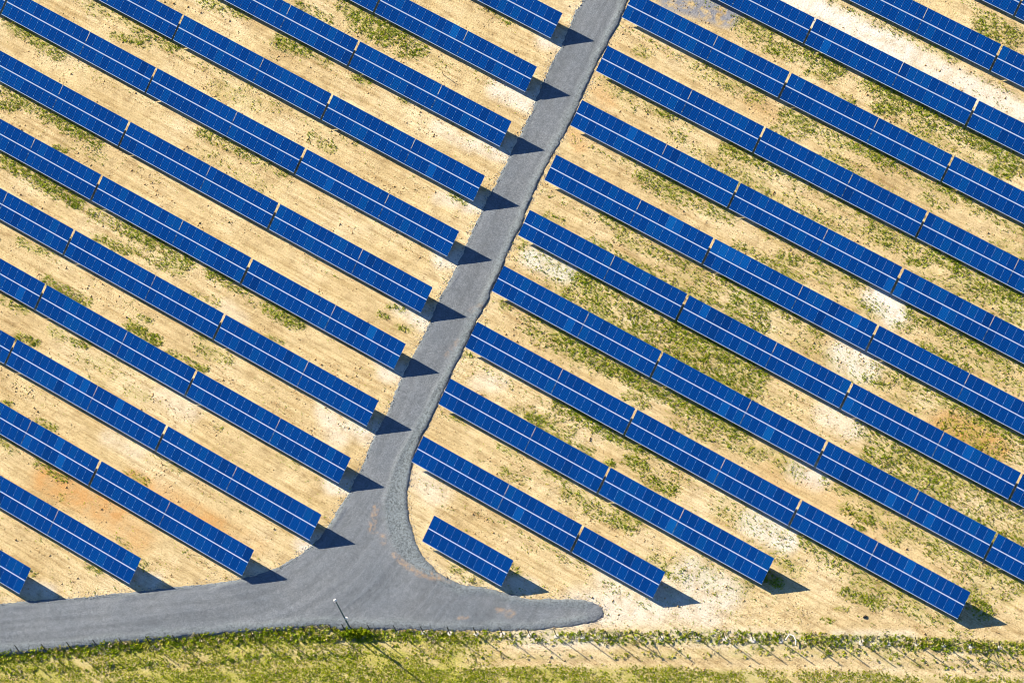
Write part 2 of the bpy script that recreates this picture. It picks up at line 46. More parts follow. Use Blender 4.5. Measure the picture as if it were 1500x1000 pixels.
ROAD_LEFT = [[-23.38, 71.74], [-17.84, 42.09], [-17.55, 39.79], [-16.49, 35.17], [-16.22, 31.96], [-15.14, 27.64], [-14.34, 23.46], [-13.82, 19.93], [-13.37, 17.05], [-13.03, 14.11], [-12.52, 11.35], [-11.94, 8.37], [-11.19, 4.73], [-10.81, 1.0], [-9.97, -2.91], [-9.4, -6.66], [-8.75, -10.74], [-7.81, -14.53], [-7.43, -18.22], [-7.0, -20.28], [-6.29, -23.16], [-5.87, -25.89], [-5.89, -27.29], [-5.67, -29.44], [-5.7, -31.53], [-5.97, -33.26], [-6.93, -35.68], [-8.19, -38.09], [-10.02, -40.13], [-13.08, -42.79], [-16.35, -45.18], [-20.67, -48.48], [-25.1, -51.65], [-30.82, -55.71], [-33.99, -57.9], [-50.81, -69.77]]
ROAD_BOTTOM = [[-46.62, -75.21], [-30.32, -62.83], [-25.89, -59.66], [-19.35, -54.86], [-12.81, -50.12], [-8.45, -47.08], [-4.05, -43.98], [0.78, -40.68], [2.76, -39.76], [6.31, -37.89], [12.15, -34.73], [16.31, -32.4], [19.02, -30.77], [20.86, -29.69], [23.9, -27.58], [25.7, -26.31], [26.74, -25.32], [28.11, -24.12], [28.4, -23.42], [28.22, -22.85], [27.42, -22.35]]
ROAD_RIGHT = [[25.71, -22.77], [23.74, -23.63], [21.51, -24.97], [19.43, -26.13], [17.44, -26.71], [16.38, -26.84], [14.31, -27.46], [12.36, -28.4], [10.33, -28.67], [8.6, -28.54], [6.62, -28.03], [4.61, -26.94], [2.62, -25.44], [1.06, -23.74], [0.14, -22.3], [-0.78, -20.48], [-1.47, -18.89], [-2.1, -17.26], [-2.52, -15.51], [-2.83, -12.89], [-3.17, -10.72], [-3.77, -7.9], [-4.43, -4.03], [-5.09, -0.15], [-5.66, 3.6], [-6.3, 7.02], [-7.11, 10.67], [-7.52, 13.12], [-8.32, 16.4], [-9.08, 20.49], [-9.49, 24.09], [-9.91, 27.71], [-10.56, 31.23], [-11.21, 34.72], [-11.77, 37.59], [-12.1, 40.65], [-12.74, 44.13], [-12.92, 44.78], [-18.14, 74.55]]
WINDROW = [[-6.77, 7.89], [-5.81, 1.78], [-5.28, -3.51], [-4.48, -9.61], [-3.78, -15.23], [-3.37, -18.99], [-2.64, -22.05], [-1.6, -24.42], [-0.31, -26.15], [1.53, -27.84], [3.53, -29.04], [6.11, -29.69], [8.62, -29.41], [10.89, -29.06]]
LIGHT = [[-28.59, 30.72], [-43.19, -30.47], [-40.25, -30.42], [-55.22, -24.43], [-35.56, -29.98], [14.89, 21.86], [15.83, 21.88], [16.7, 21.87], [17.64, 21.89], [18.51, 21.87], [19.5, 21.82], [35.91, 27.44], [35.49, 26.61], [34.54, 21.87], [35.38, 27.55], [8.36, 20.95], [14.84, 17.78], [17.11, 15.01], [18.58, 14.64], [9.91, 22.13], [-33.11, 16.85], [27.68, -5.28], [13.15, -17.76], [61.77, -0.52], [60.53, 0.19], [43.31, -2.1], [53.72, 3.91], [55.06, 4.68]]
DARK = [[21.88, 14.39], [19.9, 14.37], [13.4, 52.87], [47.69, 29.32], [26.09, 63.2], [23.64, -16.39], [27.29, -16.21], [-44.03, -31.86], [36.09, 3.46], [62.15, 7.82]]
POSTS = [[-30.99, -63.29], [-28.41, -61.53], [-25.82, -59.78], [-23.35, -58.04], [-20.77, -56.27], [-18.2, -54.55], [-15.71, -52.77], [-13.08, -51.03], [-10.52, -49.29], [-8.04, -47.6], [-5.56, -45.91], [-3.1, -44.19], [-0.53, -42.44], [2.08, -40.68], [3.37, -39.89]]
POSTS2 = [[6.04, -38.45], [8.71, -37.01], [11.43, -35.52], [14.15, -34.03], [16.85, -32.55], [19.56, -31.07], [22.33, -29.57], [25.03, -28.1], [27.63, -26.65], [30.23, -25.21], [32.91, -23.74], [35.57, -22.27], [39.21, -20.18], [41.93, -18.69], [44.71, -17.16], [47.42, -15.67], [50.13, -14.19], [52.91, -12.69], [55.52, -11.23], [58.21, -9.76], [60.95, -8.25], [63.6, -6.81], [66.33, -5.37], [69.18, -3.92], [71.81, -2.57], [74.37, -1.26]]
POLE = [3.62, -39.31]
STAKE = [-27.07, 25.28]
STONE = [54.15, -8.41]
STRIP = [48.45, -14.69]
GREENWEED = [3.42, -38.75]
DEBRIS = [-57.52, 9.84]
PIT = [-23.14, 33.83]

RNG = np.random.default_rng(7)

# ---------------------------------------------------------------- helpers
def tag(o, label=None, cat=None, group=None, kind=None):
    if label: o['label'] = label
    if cat: o['category'] = cat
    if group: o['group'] = group
    if kind: o['kind'] = kind
    return o

def link(name, mesh, parent=None):
    o = bpy.data.objects.new(name, mesh); COL.objects.link(o)
    if parent is not None: o.parent = parent
    return o

def empty(name, loc):
    o = bpy.data.objects.new(name, None); COL.objects.link(o); o.location = loc; o.empty_display_size = 0.3
    return o

_tables = {}
def vnoise(x, y, seed):
    if seed not in _tables: _tables[seed] = np.random.default_rng(seed).random((256, 256))
    t = _tables[seed]
    xi = np.floor(x).astype(np.int64); yi = np.floor(y).astype(np.int64)
    fx = x - xi; fy = y - yi
    fx = fx*fx*(3-2*fx); fy = fy*fy*(3-2*fy)
    a = t[xi & 255, yi & 255]; b = t[(xi+1) & 255, yi & 255]; c = t[xi & 255, (yi+1) & 255]; d = t[(xi+1) & 255, (yi+1) & 255]
    return (a*(1-fx)+b*fx)*(1-fy) + (c*(1-fx)+d*fx)*fy

def fbm(x, y, seed, octaves=4, gain=0.5):
    s = np.zeros_like(x); amp = 1.0; tot = 0.0
    for k in range(octaves):
        s += amp*vnoise(x*2**k+17.3*k, y*2**k+5.1*k, seed+k); tot += amp; amp *= gain
    return s/tot

def smooth(a, b, v):
    t = np.clip((v-a)/(b-a), 0, 1); return t*t*(3-2*t)

def seg_dist(x, y, poly, closed=False, signed=False):
    """distance of points to a polyline; signed: positive inside a closed polygon"""
    d = np.full(x.shape, 1e9); inside = np.zeros(x.shape, bool)
    n = len(poly)
    for i in range(n if closed else n-1):
        ax, ay = poly[i]; bx, by = poly[(i+1) % n]
        ux, uy = bx-ax, by-ay; L = ux*ux+uy*uy+1e-12
        t = np.clip(((x-ax)*ux+(y-ay)*uy)/L, 0, 1)
        d = np.minimum(d, np.hypot(x-ax-t*ux, y-ay-t*uy))
        if signed:
            c = ((ay > y) != (by > y)) & (x < (bx-ax)*(y-ay)/((by-ay) if by != ay else 1e-12)+ax)
            inside ^= c
    return np.where(inside, d, -d) if signed else d

def strokes(x, y, S, soft=1.0):
    """union of soft brush strokes given as x0 y0 x1 y1 strength halfwidth"""
    out = np.zeros_like(x)
    for ax, ay, bx, by, s, w in S:
        m = 2.2*w+0.5
        k = (x > min(ax, bx)-m) & (x < max(ax, bx)+m) & (y > min(ay, by)-m) & (y < max(ay, by)+m)
        if not k.any(): continue
        X = x[k]; Y = y[k]; ux, uy = bx-ax, by-ay; L = ux*ux+uy*uy+1e-9
        t = np.clip(((X-ax)*ux+(Y-ay)*uy)/L, 0, 1)
        d = np.hypot(X-ax-t*ux, Y-ay-t*uy)/w
        v = s*(1-smooth(0.55, 0.55+1.2*soft, d))
        out[k] = np.maximum(out[k], v)
    return out

# ---------------------------------------------------------------- materials
def mat(name, color, rough=0.8, metal=0.0, spec=0.3):
    m = bpy.data.materials.new(name); m.use_nodes = True
    b = m.node_tree.nodes['Principled BSDF']
    b.inputs['Base Color'].default_value = (*color, 1); b.inputs['Roughness'].default_value = rough
    b.inputs['Metallic'].default_value = metal; b.inputs['Specular IOR Level'].default_value = spec
    return m

class NT:
    def __init__(s, m): s.m = m; s.t = m.node_tree; s.b = s.t.nodes['Principled BSDF']
    def n(s, typ, **kw):
        q = s.t.nodes.new(typ)
        for k, v in kw.items(): setattr(q, k, v)
        return q
    def l(s, a, b): s.t.links.new(a, b)
    def noise(s, vec, scale, detail=4, rough=0.55):
        q = s.n('ShaderNodeTexNoise'); q.inputs['Scale'].default_value = scale; q.inputs['Detail'].default_value = detail
        q.inputs['Roughness'].default_value = rough; s.l(vec, q.inputs['Vector']); return q.outputs['Fac']
    def mapping(s, vec, scale, rot=0.0):
        q = s.n('ShaderNodeMapping'); q.inputs['Scale'].default_value = scale; q.inputs['Rotation'].default_value = (0, 0, rot)
        s.l(vec, q.inputs['Vector']); return q.outputs['Vector']
    def ramp(s, fac, stops):
        q = s.n('ShaderNodeValToRGB'); e = q.color_ramp.elements
        while len(e) < len(stops): e.new(0.5)
        for k, (p, c) in enumerate(stops):
            e[k].position = p; e[k].color = (*c, 1) if isinstance(c, tuple) else (c, c, c, 1)
        s.l(fac, q.inputs['Fac']); return q.outputs['Color']
    def mix(s, fac, a, b, mode='MIX'):
        q = s.n('ShaderNodeMix', data_type='RGBA', blend_type=mode)
        for sock, v in ((q.inputs[0], fac), (q.inputs[6], a), (q.inputs[7], b)):
            if isinstance(v, tuple): sock.default_value = (*v, 1)
            elif isinstance(v, (int, float)): sock.default_value = v
            else: s.l(v, sock)
        return q.outputs[2]
    def math(s, op, a, b=0.0):
        q = s.n('ShaderNodeMath', operation=op)
        for sock, v in ((q.inputs[0], a), (q.inputs[1], b)):
            if isinstance(v, (int, float)): sock.default_value = v
            else: s.l(v, sock)
        return q.outputs[0]
    def bump(s, height, strength, dist):
        q = s.n('ShaderNodeBump'); q.inputs['Strength'].default_value = strength; q.inputs['Distance'].default_value = dist
        s.l(height, q.inputs['Height']); return q

def ground_material():
    m = mat('sandy_earth', (0.5, 0.36, 0.19), 0.95, spec=0.1); N = NT(m)
    co = N.n('ShaderNodeTexCoord').outputs['Object']
    A = N.n('ShaderNodeAttribute', attribute_name='cover'); sep = N.n('ShaderNodeSeparateColor'); N.l(A.outputs['Color'], sep.inputs[0])
    B = N.n('ShaderNodeAttribute', attribute_name='cover_b'); sep2 = N.n('ShaderNodeSeparateColor'); N.l(B.outputs['Color'], sep2.inputs[0])
    big = N.noise(co, 0.09, 5); mid = N.noise(co, 0.7, 5, 0.6); fine = N.noise(co, 5.0, 4, 0.7)
    streak = N.noise(N.mapping(co, (0.12, 2.2, 1), 0.03), 1.0, 4, 0.6)
    base = N.ramp(big, [(0.30, (0.52, 0.425, 0.240)), (0.52, (0.63, 0.535, 0.325)), (0.72, (0.70, 0.625, 0.440))])
    base = N.mix(0.8, base, N.ramp(mid, [(0.32, (0.74, 0.70, 0.66)), (0.5, (1.0, 1.0, 1.0)), (0.70, (1.13, 1.13, 1.15))]), 'MULTIPLY')
    base = N.mix(0.7, base, N.ramp(streak, [(0.38, (0.76, 0.70, 0.60)), (0.5, (1.0, 1.0, 1.0)), (0.62, (1.13, 1.14, 1.16))]), 'MULTIPLY')
    base = N.mix(0.9, base, N.ramp(fine, [(0.33, (0.62, 0.57, 0.50)), (0.48, (1.0, 1.0, 1.0)), (0.66, (1.12, 1.12, 1.12))]), 'MULTIPLY')
    cracks = N.noise(N.mapping(co, (0.9, 4.5, 1), 0.02), 1.0, 5, 0.75)
    base = N.mix(N.ramp(big, [(0.35, 0.5), (0.65, 1.0)]), base, N.ramp(cracks, [(0.33, (0.50, 0.42, 0.33)), (0.44, (1.0, 1.0, 1.0)), (0.62, (1.0, 1.0, 1.0)), (0.72, (1.14, 1.15, 1.17))]), 'MULTIPLY')
    trk = N.math('MULTIPLY', sep2.outputs[2], N.ramp(N.noise(N.mapping(co, (0.5, 3.0, 1)), 1.0, 4, 0.7), [(0.35, 0.15), (0.6, 0.75)]))
    base = N.mix(trk, base, N.mix(1.0, base, (0.74, 0.68, 0.60), 'MULTIPLY'))
    # pale marl, rusty clay, loose gravel, dry grass
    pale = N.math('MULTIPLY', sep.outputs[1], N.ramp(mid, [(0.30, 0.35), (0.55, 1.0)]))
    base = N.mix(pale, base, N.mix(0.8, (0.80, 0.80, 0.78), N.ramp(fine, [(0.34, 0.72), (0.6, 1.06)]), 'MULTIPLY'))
    org = N.math('MULTIPLY', sep.outputs[2], N.ramp(mid, [(0.30, 0.25), (0.6, 1.0)]))
    base = N.mix(org, base, N.mix(0.7, (0.56, 0.34, 0.14), N.ramp(fine, [(0.34, 0.7), (0.6, 1.1)]), 'MULTIPLY'))
    grv = N.mix(1.0, (0.22, 0.26, 0.35), N.ramp(N.noise(co, 9.0, 3, 0.8), [(0.3, 0.6), (0.7, 1.4)]), 'MULTIPLY')
    base = N.mix(N.math('MULTIPLY', sep2.outputs[0], N.ramp(mid, [(0.38, 0.0), (0.5, 0.9)])), base, grv)
    dry = N.mix(N.ramp(N.noise(co, 7.0, 4, 0.9), [(0.40, 0.0), (0.58, 1.0)]), (0.21, 0.28, 0.014), (0.56, 0.50, 0.15))
    base = N.mix(sep2.outputs[1], base, dry)
    grn = N.math('MULTIPLY', sep.outputs[0], N.ramp(N.noise(co, 2.5, 4, 0.7), [(0.38, 0.0), (0.60, 0.8)]))
    base = N.mix(grn, base, N.mix(N.noise(co, 6.0, 2), (0.15, 0.21, 0.012), (0.33, 0.38, 0.03)))
    N.l(base, N.b.inputs['Base Color'])
    tracks = N.noise(N.mapping(co, (0.25, 5.5, 1), -0.02), 1.0, 3, 0.6)
    h = N.math('ADD', N.math('MULTIPLY', N.noise(co, 4.5, 5, 0.75), 1.0), N.math('MULTIPLY', tracks, 0.55))
    bp = N.bump(h, 1.0, 0.13); N.l(bp.outputs[0], N.b.inputs['Normal'])
    return m

def gravel_material():
    m = mat('road_gravel', (0.2, 0.2, 0.22), 0.9, spec=0.2); N = NT(m)
    co = N.n('ShaderNodeTexCoord').outputs['Object']
    A = N.n('ShaderNodeAttribute', attribute_name='cover'); sep = N.n('ShaderNodeSeparateColor'); N.l(A.outputs['Color'], sep.inputs[0])
    big = N.noise(co, 0.15, 4); fine = N.noise(co, 11.0, 2, 0.8); mid = N.noise(co, 1.1, 4, 0.6)
    base = N.ramp(big, [(0.3, (0.140, 0.173, 0.218)), (0.7, (0.180, 0.213, 0.255))])
    base = N.mix(0.9, base, N.ramp(fine, [(0.33, (0.50, 0.51, 0.55)), (0.5, (1.0, 1.0, 1.0)), (0.67, (1.42, 1.40, 1.38))]), 'MULTIPLY')
    base = N.mix(0.8, base, N.ramp(N.noise(co, 4.5, 3, 0.8), [(0.34, 0.76), (0.66, 1.24)]), 'MULTIPLY')
    base = N.mix(0.7, base, N.ramp(mid, [(0.32, 0.86), (0.68, 1.12)]), 'MULTIPLY')
    # wheel tracks (R around 0.5), loose pale gravel (G), clay traces (B)
    base = N.mix(0.9, base, N.ramp(sep.outputs[0], [(0.25, 0.86), (0.5, 1.0), (0.75, 1.10)]), 'MULTIPLY')
    lg = N.mix(1.0, (0.205, 0.262, 0.312), N.ramp(N.noise(co, 5.0, 2, 0.9), [(0.38, 0.40), (0.50, 1.0), (0.66, 1.4)]), 'MULTIPLY')
    base = N.mix(N.math('MULTIPLY', sep.outputs[1], 0.8), base, lg)
    base = N.mix(N.math('MULTIPLY', sep.outputs[2], N.ramp(N.noise(co, 1.8, 4, 0.7), [(0.42, 0.0), (0.66, 0.9)])), base, (0.45, 0.32, 0.20))
    N.l(base, N.b.inputs['Base Color'])
    h = N.math('MULTIPLY', N.noise(co, 9.0, 4, 0.8), N.math('ADD', N.math('MULTIPLY', sep.outputs[1], 2.2), 0.5))
    bp = N.bump(h, 0.9, 0.07); N.l(bp.outputs[0], N.b.inputs['Normal'])
    return m

def cell_material(name, line, cell, var):
    """glazed polycrystalline module: 6 x 10 blue cells, each module a slightly different batch"""
    m = mat(name, cell, 0.22, spec=0.18); N = NT(m)
    co = N.n('ShaderNodeTexCoord').outputs['Object']
    s = N.n('ShaderNodeSeparateXYZ'); N.l(co, s.inputs[0])
    def grid(sock, pitch, off):
        f = N.math('FRACT', N.math('ADD', N.math('DIVIDE', sock, pitch), off))
        return N.math('ABSOLUTE', N.math('SUBTRACT', f, 0.5))
    gx = grid(s.outputs[0], 0.157, 50.0); gy = grid(s.outputs[1], 0.152, 50.0)
    edge = N.math('MAXIMUM', gx, gy)
    line_f = N.ramp(edge, [(0.33, 0.0), (0.43, 1.0)])
    oi = N.n('ShaderNodeObjectInfo'); rnd = oi.outputs['Random']
    grain = N.noise(co, 9.0, 2)
    c = N.mix(line_f, cell, line)
    c = N.mix(1.0, c, N.ramp(rnd, [(0.0, (1-var, 1-var, 1-0.8*var)), (0.55, (1.0, 1.0, 1.0)), (0.85, (1+0.4*var, 1+0.5*var, 1+0.25*var)), (1.0, (1.3+var, 1.1+1.1*var, 1+0.5*var))]), 'MULTIPLY')
    c = N.mix(0.5, c, N.ramp(grain, [(0.3, 0.85), (0.7, 1.15)]), 'MULTIPLY')
    N.l(c, N.b.inputs['Base Color'])
    return m

def leaf_material(name):
    m = mat(name, (0.08, 0.09, 0.015), 0.7, spec=0.15); N = NT(m)
    A = N.n('ShaderNodeAttribute', attribute_name='tint')
    N.l(A.outputs['Color'], N.b.inputs['Base Color'])
    tr = N.n('ShaderNodeBsdfTranslucent'); N.l(A.outputs['Color'], tr.inputs['Color'])
    mx = N.n('ShaderNodeMixShader'); mx.inputs[0].default_value = 0.42
    N.l(N.b.outputs[0], mx.inputs[1]); N.l(tr.outputs[0], mx.inputs[2]); N.l(mx.outputs[0], N.t.nodes['Material Output'].inputs['Surface'])
    return m

def speck_material(name, a, b, scale=4.0, rough=0.9):
    m = mat(name, a, rough, spec=0.15); N = NT(m)
    co = N.n('ShaderNodeTexCoord').outputs['Object']
    N.l(N.mix(N.ramp(N.noise(co, scale, 4, 0.7), [(0.35, 0.0), (0.65, 1.0)]), a, b), N.b.inputs['Base Color'])
    return m

M_GROUND = ground_material(); M_GRAVEL = gravel_material()
M_CELL = cell_material('blue_cells', (0.002, 0.104, 0.50), (0.0006, 0.012, 0.108), 0.18)
M_CELL_LIGHT = cell_material('pale_blue_cells', (0.004, 0.150, 0.59), (0.0015, 0.037, 0.22), 0.10)
M_CELL_DARK = cell_material('deep_blue_cells', (0.002, 0.078, 0.39), (0.0006, 0.008, 0.080), 0.12)
M_FRAME = mat('module_frame', (0.012, 0.085, 0.30), 0.45, 0.2)
M_BACK = mat('module_back_sheet', (0.10, 0.10, 0.11), 0.6)
M_ALU = speck_material('pale_aluminium_rail', (0.40, 0.51, 0.72), (0.47, 0.57, 0.78), 3.0, 0.5)
M_STEEL = speck_material('galvanised_steel', (0.16, 0.17, 0.19), (0.24, 0.25, 0.27), 6.0, 0.55)
M_CLAMP = mat('clamp_metal', (0.55, 0.72, 0.92), 0.45)
M_LEAF = leaf_material('weed_leaves')
M_CLOD = speck_material('dry_clods', (0.42, 0.29, 0.14), (0.56, 0.41, 0.22))
M_FENCE = mat('dark_fence_steel', (0.02, 0.03, 0.03), 0.6, 0.2)
M_WIRE = mat('fence_wire', (0.05, 0.06, 0.06), 0.6, 0.4)
M_CONC = speck_material('footing_concrete', (0.55, 0.54, 0.50), (0.74, 0.73, 0.70), 5.0)
M_POLE = speck_material('pole_green_grey', (0.055, 0.115, 0.15), (0.075, 0.145, 0.18), 2.0, 0.55)
M_WHITE = mat('white_housing', (0.82, 0.83, 0.84), 0.4)
M_DARKST = speck_material('dark_stone', (0.03, 0.028, 0.025), (0.07, 0.06, 0.05), 9.0)

# ---------------------------------------------------------------- terrain functions
ROAD = ROAD_LEFT + ROAD_BOTTOM + ROAD_RIGHT
EDGE_S = [p for p in ROAD_BOTTOM[:15]]                 # south edge of the service road, west to east
EA = np.array(EDGE_S)
def south_of_edge(x, y):
    """signed distance beyond the road's south edge (positive on the fence side), fading to the east"""
    a = EA[0]; b = EA[-1]; d = b-a; L = np.hypot(*d); d = d/L
    s = (x-a[0])*d[0] + (y-a[1])*d[1]
    side = (x-a[0])*d[1] - (y-a[1])*d[0]               # rough side of the chord
    dist = seg_dist(x, y, EDGE_S)
    # side of the nearest point of the edge: compare with the edge's own offset from the chord
    es = (EA[:, 0]-a[0])*d[0] + (EA[:, 1]-a[1])*d[1]; eo = (EA[:, 0]-a[0])*d[1] - (EA[:, 1]-a[1])*d[0]
    off = np.interp(s, es, eo)
    sgn = np.where(side > off, 1.0, -1.0)
    fade = 1-smooth(L*0.72, L*1.0, s)
    return dist*sgn, fade

def ground_z(x, y):
    z = 0.10*(fbm(x*0.06, y*0.06, 11, 3)-0.5)
    z += 0.055*(fbm(x*0.05+9, y*0.95, 21, 3)-0.5)      # wheel ruts along the rows
    z += 0.05*(fbm(x*0.8, y*0.8, 31, 3)-0.5)
    z += 0.035*(vnoise(x*2.1, y*2.1, 41)-0.5)
    d, fade = south_of_edge(x, y)
    z -= 0.20*fade*smooth(0.0, 0.30, d)
    return z

# ---------------------------------------------------------------- ground sheet
STEP = 0.3
gx = np.arange(-100, 92+STEP, STEP); gy = np.arange(-84, 86+STEP, STEP)
GX, GY = np.meshgrid(gx, gy, indexing='ij'); nx, ny = GX.shape
fx = GX.ravel(); fy = GY.ravel()
FZ = ground_z(fx, fy)
rim = np.minimum(np.minimum(fx-gx[0], gx[-1]-fx), np.minimum(fy-gy[0], gy[-1]-fy))
FZ *= smooth(0.0, 3.0, rim)
GZ = FZ.reshape(nx, ny)
def zat(x, y):
    u = np.clip((np.asarray(x)-gx[0])/STEP, 0, nx-1.001); v = np.clip((np.asarray(y)-gy[0])/STEP, 0, ny-1.001)
    i = u.astype(int); j = v.astype(int); a = u-i; b = v-j
    return (GZ[i, j]*(1-a)+GZ[i+1, j]*a)*(1-b) + (GZ[i, j+1]*(1-a)+GZ[i+1, j+1]*a)*b

veg_mask = strokes(fx, fy, VEG); weed_mask = strokes(fx, fy, WEEDS, 0.8); field_mask = strokes(fx, fy, FIELD, 0.6)
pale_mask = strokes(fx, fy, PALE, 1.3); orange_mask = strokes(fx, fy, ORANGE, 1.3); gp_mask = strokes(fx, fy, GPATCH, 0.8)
dS, fadeS = south_of_edge(fx, fy)
patch = fbm(fx*0.5, fy*0.9, 51, 4)
# dry turf on the fence side of the road, thinning to bare sand in the east
turf = np.where(dS > 0.3, 1.0, 0.0)*smooth(0.05, 0.55, fadeS)*(0.45+0.5*smooth(0.40, 0.60, patch))
beyond = field_mask*(0.55+0.45*smooth(0.35, 0.6, patch))
cover = np.zeros((len(fx), 4), np.float32); cover[:, 3] = 1
cover[:, 0] = np.clip(np.maximum(0.9*veg_mask, weed_mask)*(0.35+1.1*smooth(0.35, 0.62, patch)), 0, 1)
cover[:, 0] = np.maximum(cover[:, 0], 0.8*beyond*(1-0.4*smooth(10, 50, fx+fy*0.5)))
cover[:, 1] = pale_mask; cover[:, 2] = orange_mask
cover_b = np.zeros_like(cover); cover_b[:, 3] = 1
trk = strokes(fx, fy, TRACKS, 0.8)
for side_, row_, num_, x0_, y0_, n1_, n2_ in TABS:
    L_ = (n1_+n2_)*W+0.3
    wob = 0.5*(vnoise(fx*0.05, fy*0.0+y0_, 151)-0.5)
    for yt in (y0_+4.55, y0_+6.2):
        v = np.exp(-((fy-yt-wob)/0.20)**2)*(fx > x0_-0.2)*(fx < x0_+L_)
        trk = np.maximum(trk, 0.8*v*smooth(0.35, 0.6, fbm(fx*0.08, fy*0.4, 155, 3)))
cover_b[:, 2] = trk
cover_b[:, 0] = gp_mask; cover_b[:, 1] = np.clip(np.maximum(0.85*turf, 0.8*beyond*(1-0.75*smooth(10, 50, fx+fy*0.5))), 0, 1)

def grid_mesh(name, X, Y, Z, keep=None, extra=None):
    a, b = X.shape
    idx = np.arange(a*b).reshape(a, b)
    q = np.stack([idx[:-1, :-1], idx[1:, :-1], idx[1:, 1:], idx[:-1, 1:]], -1).reshape(-1, 4)
    co = np.stack([X.ravel(), Y.ravel(), Z.ravel()], -1)
    sel = np.arange(a*b)
    if keep is not None:
        kq = keep.ravel()[q].any(1); q = q[kq]
        used = np.zeros(a*b, bool); used[q.ravel()] = True
        sel = np.nonzero(used)[0]; remap = np.zeros(a*b, np.int64); remap[sel] = np.arange(len(sel))
        q = remap[q]; co = co[sel]
    if extra is not None:
        ev, eq = extra; q = np.concatenate([q, eq+len(co)]); co = np.concatenate([co, ev])
    me = bpy.data.meshes.new(name)
    me.vertices.add(len(co)); me.vertices.foreach_set('co', co.astype(np.float32).ravel())
    me.loops.add(q.size); me.loops.foreach_set('vertex_index', q.astype(np.int32).ravel())
    me.polygons.add(len(q)); me.polygons.foreach_set('loop_start', np.arange(0, q.size, 4, dtype=np.int32))
    me.polygons.foreach_set('use_smooth', np.ones(len(q), bool))
    me.update(calc_edges=True)
    return me, sel

def set_color(me, name, arr):
    at = me.attributes.new(name, 'FLOAT_COLOR', 'POINT'); at.data.foreach_set('color', arr.astype(np.float32).ravel())

far = 6000.0
xs = [-far, gx[0], gx[-1], far]; ys = [-far, gy[0], gy[-1], far]
ev = np.array([[a, b, 0.0] for a in xs for b in ys]); eq = []
for i in range(3):
    for j in range(3):
        if i == 1 and j == 1: continue
        eq.append([i*4+j, (i+1)*4+j, (i+1)*4+j+1, i*4+j+1])
me, _ = grid_mesh('ground', GX, GY, GZ, None, (ev, np.array(eq)))
pad = np.zeros((16, 4), np.float32); pad[:, 3] = 1
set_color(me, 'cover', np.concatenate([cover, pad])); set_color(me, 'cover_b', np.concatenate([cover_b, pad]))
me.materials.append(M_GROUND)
tag(link('ground', me), kind='structure')

# ---------------------------------------------------------------- gravel road
RS = 0.22
rx = np.arange(-62, 40, RS); ry = np.arange(-80, 82, RS)
RX, RY = np.meshgrid(rx, ry, indexing='ij')
near = np.zeros(RX.shape, bool)
cx = seg_dist(RX, RY, ROAD, True, True)
edge_n = cx + 0.06 + 0.28*(fbm(RX*0.6, RY*0.6, 61, 4)-0.5) + 0.16*(vnoise(RX*2.2, RY*2.2, 66)-0.5)
gz = zat(RX, RY)
dl = seg_dist(RX, RY, ROAD_LEFT); db = seg_dist(RX, RY, ROAD_BOTTOM[:-4]); dr = seg_dist(RX, RY, ROAD_RIGHT)
dw = seg_dist(RX, RY, WINDROW)
wind_poly = WINDROW + [p for p in ROAD_RIGHT if True][9:27]
# loose gravel between the travelled way and the east edge
loose = smooth(-0.3, 0.4, seg_dist(RX, RY, WINDROW + ROAD_RIGHT[8:27], True, True))
loose = np.maximum(loose, 0.75*(1-smooth(0.5, 1.3, np.minimum(db, dr)+0.9*(fbm(RX*0.5, RY*0.5, 67, 3)-0.5))))
loose = np.maximum(loose, 0.5*(1-smooth(0.15, 0.6, dl)))
lane = np.minimum(dl, 40)
along = RX*0.42+RY*0.9
streak = 0.40*vnoise(lane*1.3, along*0.05+3, 71) + 0.60*vnoise(lane*3.9, along*0.12, 72)
dd, fadeR = south_of_edge(RX, RY)
z = 0.0*gz + 0.02 + 0.055*smooth(-0.1, 0.9, edge_n) + 0.10*(fbm(RX*0.06, RY*0.06, 11, 3)-0.5)
z += 0.075*(1-smooth(0.2, 0.9, dr))*smooth(-0.1, 0.25, edge_n)*(0.25+0.7*vnoise(RX*1.1, RY*1.1, 89))
z -= np.where(edge_n < 0, 1.5*(-edge_n), 0.0)          # shoulder falls away and runs into the ground
z += 0.03*(streak-0.5)
z += loose*(0.055*(fbm(RX*2.2, RY*2.2, 81, 3)-0.4)) + 0.006*(vnoise(RX*3.1, RY*3.1, 84)-0.5)
z += 0.06*np.exp(-(dw/0.25)**2)*smooth(0.3, 0.7, vnoise(RX*0.4, RY*0.4, 85)+0.1)
z += 0.05*np.exp(-((dr-0.35)/0.22)**2)*(0.2+1.1*vnoise(RX*1.3, RY*1.3, 86))
z += 0.09*np.exp(-((dl-0.5)/0.25)**2)*smooth(0.45, 0.75, vnoise(RX*0.35, RY*0.35, 87))
z += 0.07*np.exp(-((db-0.5)/0.3)**2)*vnoise(RX*0.9, RY*0.9, 88)*1.2
keep = edge_n > -0.9
me, sel = grid_mesh('gravel_road', RX, RY, z, keep)
rc = np.zeros((RX.size, 4), np.float32); rc[:, 3] = 1
rc[:, 0] = streak.ravel(); rc[:, 1] = loose.ravel(); rc[:, 2] = strokes(RX.ravel(), RY.ravel(), ROADORANGE, 1.2)
set_color(me, 'cover', rc[sel]); me.materials.append(M_GRAVEL)
tag(link('gravel_road', me), kind='structure')

# ---------------------------------------------------------------- solar tables
rnd = random.Random(4)
MW = W-0.014; ML = (SLOPE-0.13)/2
CB, SB = math.cos(BETA), math.sin(BETA)

